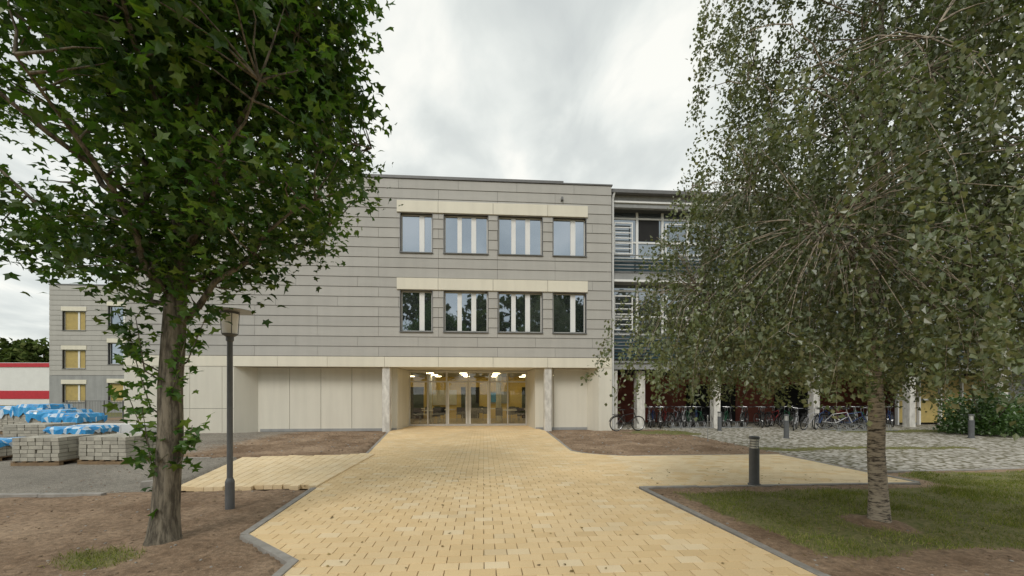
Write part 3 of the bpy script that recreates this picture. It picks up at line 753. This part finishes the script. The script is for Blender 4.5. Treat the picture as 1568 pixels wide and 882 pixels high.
# ---------------------------------------------------------------- BICYCLES
fr=[('bk_black',(.02,.02,.022)),('bk_blue',(.03,.07,.2)),('bk_red',(.3,.03,.03)),('bk_silver',(.4,.4,.42)),('bk_white',(.6,.6,.6)),('bk_green',(.04,.15,.08))]
for nme,c in fr: M[nme]=surf(nme,c,rough=.35)
def bikemesh(col):
    mb=MB(); R=.335; A=(-.52,0,R); B_=(.52,0,R); bb=(-.08,0,.29); st=(-.22,0,.78); hd=(.33,0,.80); hd2=(.38,0,.62)
    for c in (A,B_):
        mb.torus(c,R-.018,.02,'rubber'); mb.torus(c,R-.042,.010,'chrome',k=4); mb.tube([(c[0],-.04,c[2]),(c[0],.04,c[2])],.02,'chrome',8)
        for k in range(14):
            a=k*math.pi/7; mb.tube([(c[0],.0,c[2]),(c[0]+.29*math.cos(a),0,c[2]+.29*math.sin(a))],.0018,'chrome',3,False)
    T=lambda a,b_,r=.016: mb.tube([a,b_],r,col,8)
    T(bb,st); T(hd2,bb,.019); T(hd,(-.2,0,.70)); T(hd,hd2,.02)
    for q in (-.045,.045): T((A[0],q,A[2]),(bb[0],q*.4,bb[2]),.009); T((A[0],q,A[2]),(-.2,q*.3,.72),.008); T((B_[0],q,B_[2]),(hd2[0]+.01,q,hd2[2]+.0),.011)
    mb.tube([st,(-.25,0,.92)],.013,'chrome',8)
    mb.add([(-.40,-.08,.93),(-.40,.08,.93),(-.12,.02,.94),(-.12,-.02,.94),(-.38,-.06,.97),(-.38,.06,.97),(-.13,.015,.965),(-.13,-.015,.965)],[(3,2,1,0),(4,5,6,7),(0,1,5,4),(1,2,6,5),(2,3,7,6),(3,0,4,7)],'rubber')
    mb.tube([hd,(.30,0,.95),(.34,0,.98)],.014,'chrome',8)
    mb.tube([(.22,-.29,1.0),(.32,-.2,1.0),(.35,0,.98),(.32,.2,1.0),(.22,.29,1.0)],.011,'chrome',7)
    mb.tube([(.22,-.29,1.0),(.29,-.23,1.0)],.017,'rubber',7); mb.tube([(.22,.29,1.0),(.29,.23,1.0)],.017,'rubber',7)
    mb.torus((bb[0],.05,bb[2]),.085,.006,'chrome',n=20,k=4); mb.tube([(-.08,-.07,.29),(-.02,-.07,.14)],.008,'chrome',5); mb.tube([(-.08,.07,.29),(-.14,.07,.44)],.008,'chrome',5)
    mb.box(-.06,.04,-.14,-.07,.125,.145,'rubber'); mb.box(-.19,-.09,.07,.14,.435,.455,'rubber')
    mb.tube([(bb[0],.05,bb[2]+.085),(A[0],.05,A[2]+.035)],.004,'rubber',4); mb.tube([(bb[0],.05,bb[2]-.085),(A[0],.05,A[2]-.035)],.004,'rubber',4)
    mb.tube([(A[0]+.37*math.cos(a),0,A[2]+.37*math.sin(a)) for a in [math.radians(q) for q in (20,50,80,110,140,165)]],.018,'rubber',5)
    mb.box(-.72,-.36,-.06,.06,.725,.74,'rubber'); mb.tube([(-.6,.05,.73),(-.52,.05,.36)],.005,'chrome',4)
    mb.tube([(-.52,.06,.33),(-.46,.16,.0)],.007,'chrome',4)
    return mb.build('bicycle')
protos=[]
def bike(x,y,rot,k,lean=0):
    lx,ly=l2w(x,y)
    if k<len(protos): ob=bpy.data.objects.new('bicycle',protos[k].data); sc.collection.objects.link(ob)
    else: ob=bikemesh(fr[k][0]); protos.append(ob)
    ob.location=(lx,ly,0.0); ob.rotation_euler=(lean,0,rot+TH)
bike(6.35,17.6,math.radians(8),0,.06)
for k in range(1,6): bike(8.0+k*.6,20.2,math.radians(70+k*4),k,.08)
for i in range(30):
    x=8.1+i*.43+rr.gauss(0,.06)
    if abs(x-11.2)<.3 or abs(x-16.2)<.3: continue
    bike(x,19.3+rr.gauss(0,.12)+(0 if i%2 else .5),math.radians(rr.choice([60,75,40,-130])+rr.gauss(0,8)),rr.choice([0,0,1,3,0,2,4,5]),rr.gauss(0,.06))
for i in range(6): bike(14.2+i*.75,17.9+rr.gauss(0,.15),math.radians(rr.choice([20,40,-30])+rr.gauss(0,8)),rr.choice([0,3,1,4]),.08)
for x0,y0,n in ((15.6,17.2,7),(9.0,19.2,10)):
    mb=MB()
    for i in range(n):
        x=i*.4; mb.tube([(x,-.35,.04),(x,-.30,.25),(x,0,.30),(x,.3,.25),(x,.35,.04)],.014,'steel',6); mb.tube([(x+.09,-.35,.04),(x+.09,-.30,.25),(x+.09,0,.30),(x+.09,.3,.25),(x+.09,.35,.04)],.014,'steel',6)
    mb.box(-.1,n*.4,-.38,-.33,.0,.04,'steel'); mb.box(-.1,n*.4,.33,.38,.0,.04,'steel')
    lx,ly=l2w(x0,y0); mb.build('bicycle_rack',loc=(lx,ly,0),rot=TH)

# ---------------------------------------------------------------- BUILDERS' MATERIAL
def pallet(x,y,w,dp,h,wrap,rot=0,lay=.09):
    mb=MB()
    for k in range(5): a=-w/2+k*(w-.1)/4; mb.box(a,a+.1,-dp/2,dp/2,.10,.12,'wood')
    for q in (-dp/2,-.05,dp/2-.1): mb.box(-w/2,w/2,q,q+.1,.0,.09,'wood')
    z=.125
    while z<h-.02:
        n=6
        for i in range(n):
            for j in range(4):
                a=-w/2+.02+i*(w-.04)/n; b_=-dp/2+.02+j*(dp-.04)/4; jx=rr.gauss(0,.005)
                mb.box(a+jx,a+(w-.04)/n-.012+jx,b_+jx,b_+(dp-.04)/4-.012,z,z+lay-.008,'greystone')
        z+=lay
    if wrap:
        n=14; vs=[];fs=[]
        for i in range(n+1):
            for j in range(n+1):
                a,b_=i/n*2-1,j/n*2-1; e=max(abs(a),abs(b_)); zz=z+.02+rr.random()*.03 if e<.8 else z-(e-.8)/.2*wrap*(h)*rr.uniform(.55,1.1)+rr.gauss(0,.02)
                k1=min(1,.8/max(e,1e-6)) if e>.8 else 1
                vs.append((a/ .8*min(1,k1)*(w/2+.02)+rr.gauss(0,.012),b_/.8*min(1,k1)*(dp/2+.02)+rr.gauss(0,.012),zz))
        for i in range(n):
            for j in range(n):
                f=(i*(n+1)+j,(i+1)*(n+1)+j,(i+1)*(n+1)+j+1,i*(n+1)+j+1); fs.append(f)
        mb.add(vs,fs,'blue'); km=mb.mi('film')
        for i in range(len(mb.m)-len(fs),len(mb.m)):
            if rr.random()<.18: mb.m[i]=km
    mb.build('paver_pallet',loc=(x,y,-.02),rot=rot)
pallet(-10.95,9.75,1.05,.9,.66,0,.05); pallet(-9.55,9.95,1.2,.95,.66,0,-.05)
pallet(-13.2,10.3,1.2,.9,.5,.3,.1); pallet(-13.0,12.3,1.2,1,.66,.3,.0); pallet(-14.6,12.6,1.2,1,.75,0,.1)
pallet(-15.7,14.6,1.2,1,.95,.35,.0); pallet(-17.3,15.6,1.3,1.1,1.0,.4,.1); pallet(-19.3,16.8,1.3,1.1,1.15,.4,-.1); pallet(-15.9,10.8,1.2,1,.8,.4,.1); pallet(-21,17.4,1.3,1.1,1.1,.4,.1)
mb=MB()
for i in range(3):
    for j in range(2): mb.box(-14.2+i*.75,-13.47+i*.75,13.2,13.8,-.05+j*.36,.29+j*.36,'white' if j else 'kerb')
mb.build('concrete_blocks')
mb=MB()
for i,(x,y,r) in enumerate(((-6.35,7.12,.2),(-6.1,7.05,-.3),(-6.6,7.2,.5))): mb.box(x,x+.2,y,y+.14,0,.09,'kerb',rot=r)
mb.build('loose_kerb_stones')
mb=MB()
for i in range(9):
    x=-28.5+i*1.2; mb.tube([(x,26,-.1),(x,26,1.25)],.03,'framed',6)
for z in (.15,1.2): mb.tube([(-28.5,26,z),(-18.9,26,z)],.022,'framed',6)
for i in range(96): mb.tube([(-28.45+i*.1,26,.15),(-28.45+i*.1,26,1.2)],.008,'framed',4,False)
mb.build('metal_fence')
mb=MB()
mb.box(-125,-64.5,60,90,-.1,5.6,'white'); mb.box(-125.1,-64.4,59.9,90,5.6,6.2,'red'); mb.box(-125.1,-64.4,59.93,90,.9,2.1,'red')
mb.add([(-125,60,6.2),(-64.5,60,6.2),(-64.5,75,7.4),(-125,75,7.4),(-64.5,90,6.2),(-125,90,6.2)],[(0,1,2,3),(3,2,4,5),(1,4,2)],'white')
mb.build('industrial_hall')

# ---------------------------------------------------------------- WORLD / LIGHT
w=bpy.data.worlds.new('World'); sc.world=w; w.use_nodes=True; nt=w.node_tree; nt.nodes.clear()
out=N(nt,'ShaderNodeOutputWorld'); bg=N(nt,'ShaderNodeBackground'); nt.links.new(bg.outputs[0],out.inputs[0]); bg.inputs[1].default_value=.125
sky=N(nt,'ShaderNodeTexSky'); sky.sky_type='NISHITA'; sky.sun_disc=False; EL=math.radians(42); AZ=math.radians(200)
sky.sun_elevation=EL; sky.sun_rotation=AZ
tc=N(nt,'ShaderNodeTexCoord'); sp=N(nt,'ShaderNodeSeparateXYZ'); nt.links.new(tc.outputs['Generated'],sp.inputs[0])
za=N(nt,'ShaderNodeMath',operation='MAXIMUM'); nt.links.new(sp.outputs[2],za.inputs[0]); za.inputs[1].default_value=0
zb=N(nt,'ShaderNodeMath',operation='ADD'); nt.links.new(za.outputs[0],zb.inputs[0]); zb.inputs[1].default_value=.22
dv=[]
for i in (0,1):
    q=N(nt,'ShaderNodeMath',operation='DIVIDE'); nt.links.new(sp.outputs[i],q.inputs[0]); nt.links.new(zb.outputs[0],q.inputs[1]); dv.append(q)
cx=N(nt,'ShaderNodeCombineXYZ'); nt.links.new(dv[0].outputs[0],cx.inputs[0]); nt.links.new(dv[1].outputs[0],cx.inputs[1])
mpn=N(nt,'ShaderNodeMapping'); mpn.inputs['Scale'].default_value=(1.7,1.1,1); mpn.inputs['Rotation'].default_value=(0,0,.5); mpn.inputs['Location'].default_value=(3.1,1.7,0); nt.links.new(cx.outputs[0],mpn.inputs[0])
n1=N(nt,'ShaderNodeTexNoise'); n1.inputs['Scale'].default_value=2.3; n1.inputs['Detail'].default_value=6; n1.inputs['Roughness'].default_value=.5; n1.inputs['Distortion'].default_value=.3; nt.links.new(mpn.outputs[0],n1.inputs[0])
cl_=ramp(nt,n1.outputs[0],[(.32,(5.3,5.6,5.5)),(.44,(6.0,6.3,6.1)),(.54,(6.9,7.15,6.85)),(.66,(8.2,8.2,7.7))])
mxs=mixc(nt,.95,sky.outputs[0],cl_); nt.links.new(mxs,bg.inputs[0])
sl=bpy.data.lights.new('sun','SUN'); sl.energy=1.5; sl.angle=math.radians(20); sl.color=(1,.96,.90)
so=bpy.data.objects.new('sun',sl); sc.collection.objects.link(so)
sd=Vector((math.sin(AZ)*math.cos(EL),math.cos(AZ)*math.cos(EL),math.sin(EL)))
so.rotation_euler=sd.to_track_quat('Z','Y').to_euler()
cam=bpy.data.cameras.new('camera'); co=bpy.data.objects.new('camera',cam); sc.collection.objects.link(co)
co.location=(0,0,1.65); co.rotation_euler=(math.radians(90),0,0); cam.sensor_width=36; cam.lens=14.28; cam.shift_y=162/1568; cam.clip_end=3000; cam.clip_start=.05
sc.camera=co
sc.view_settings.view_transform='Standard'; sc.view_settings.look='None'; sc.view_settings.exposure=0
print('LEAVES',nb,'GRASS',ng)
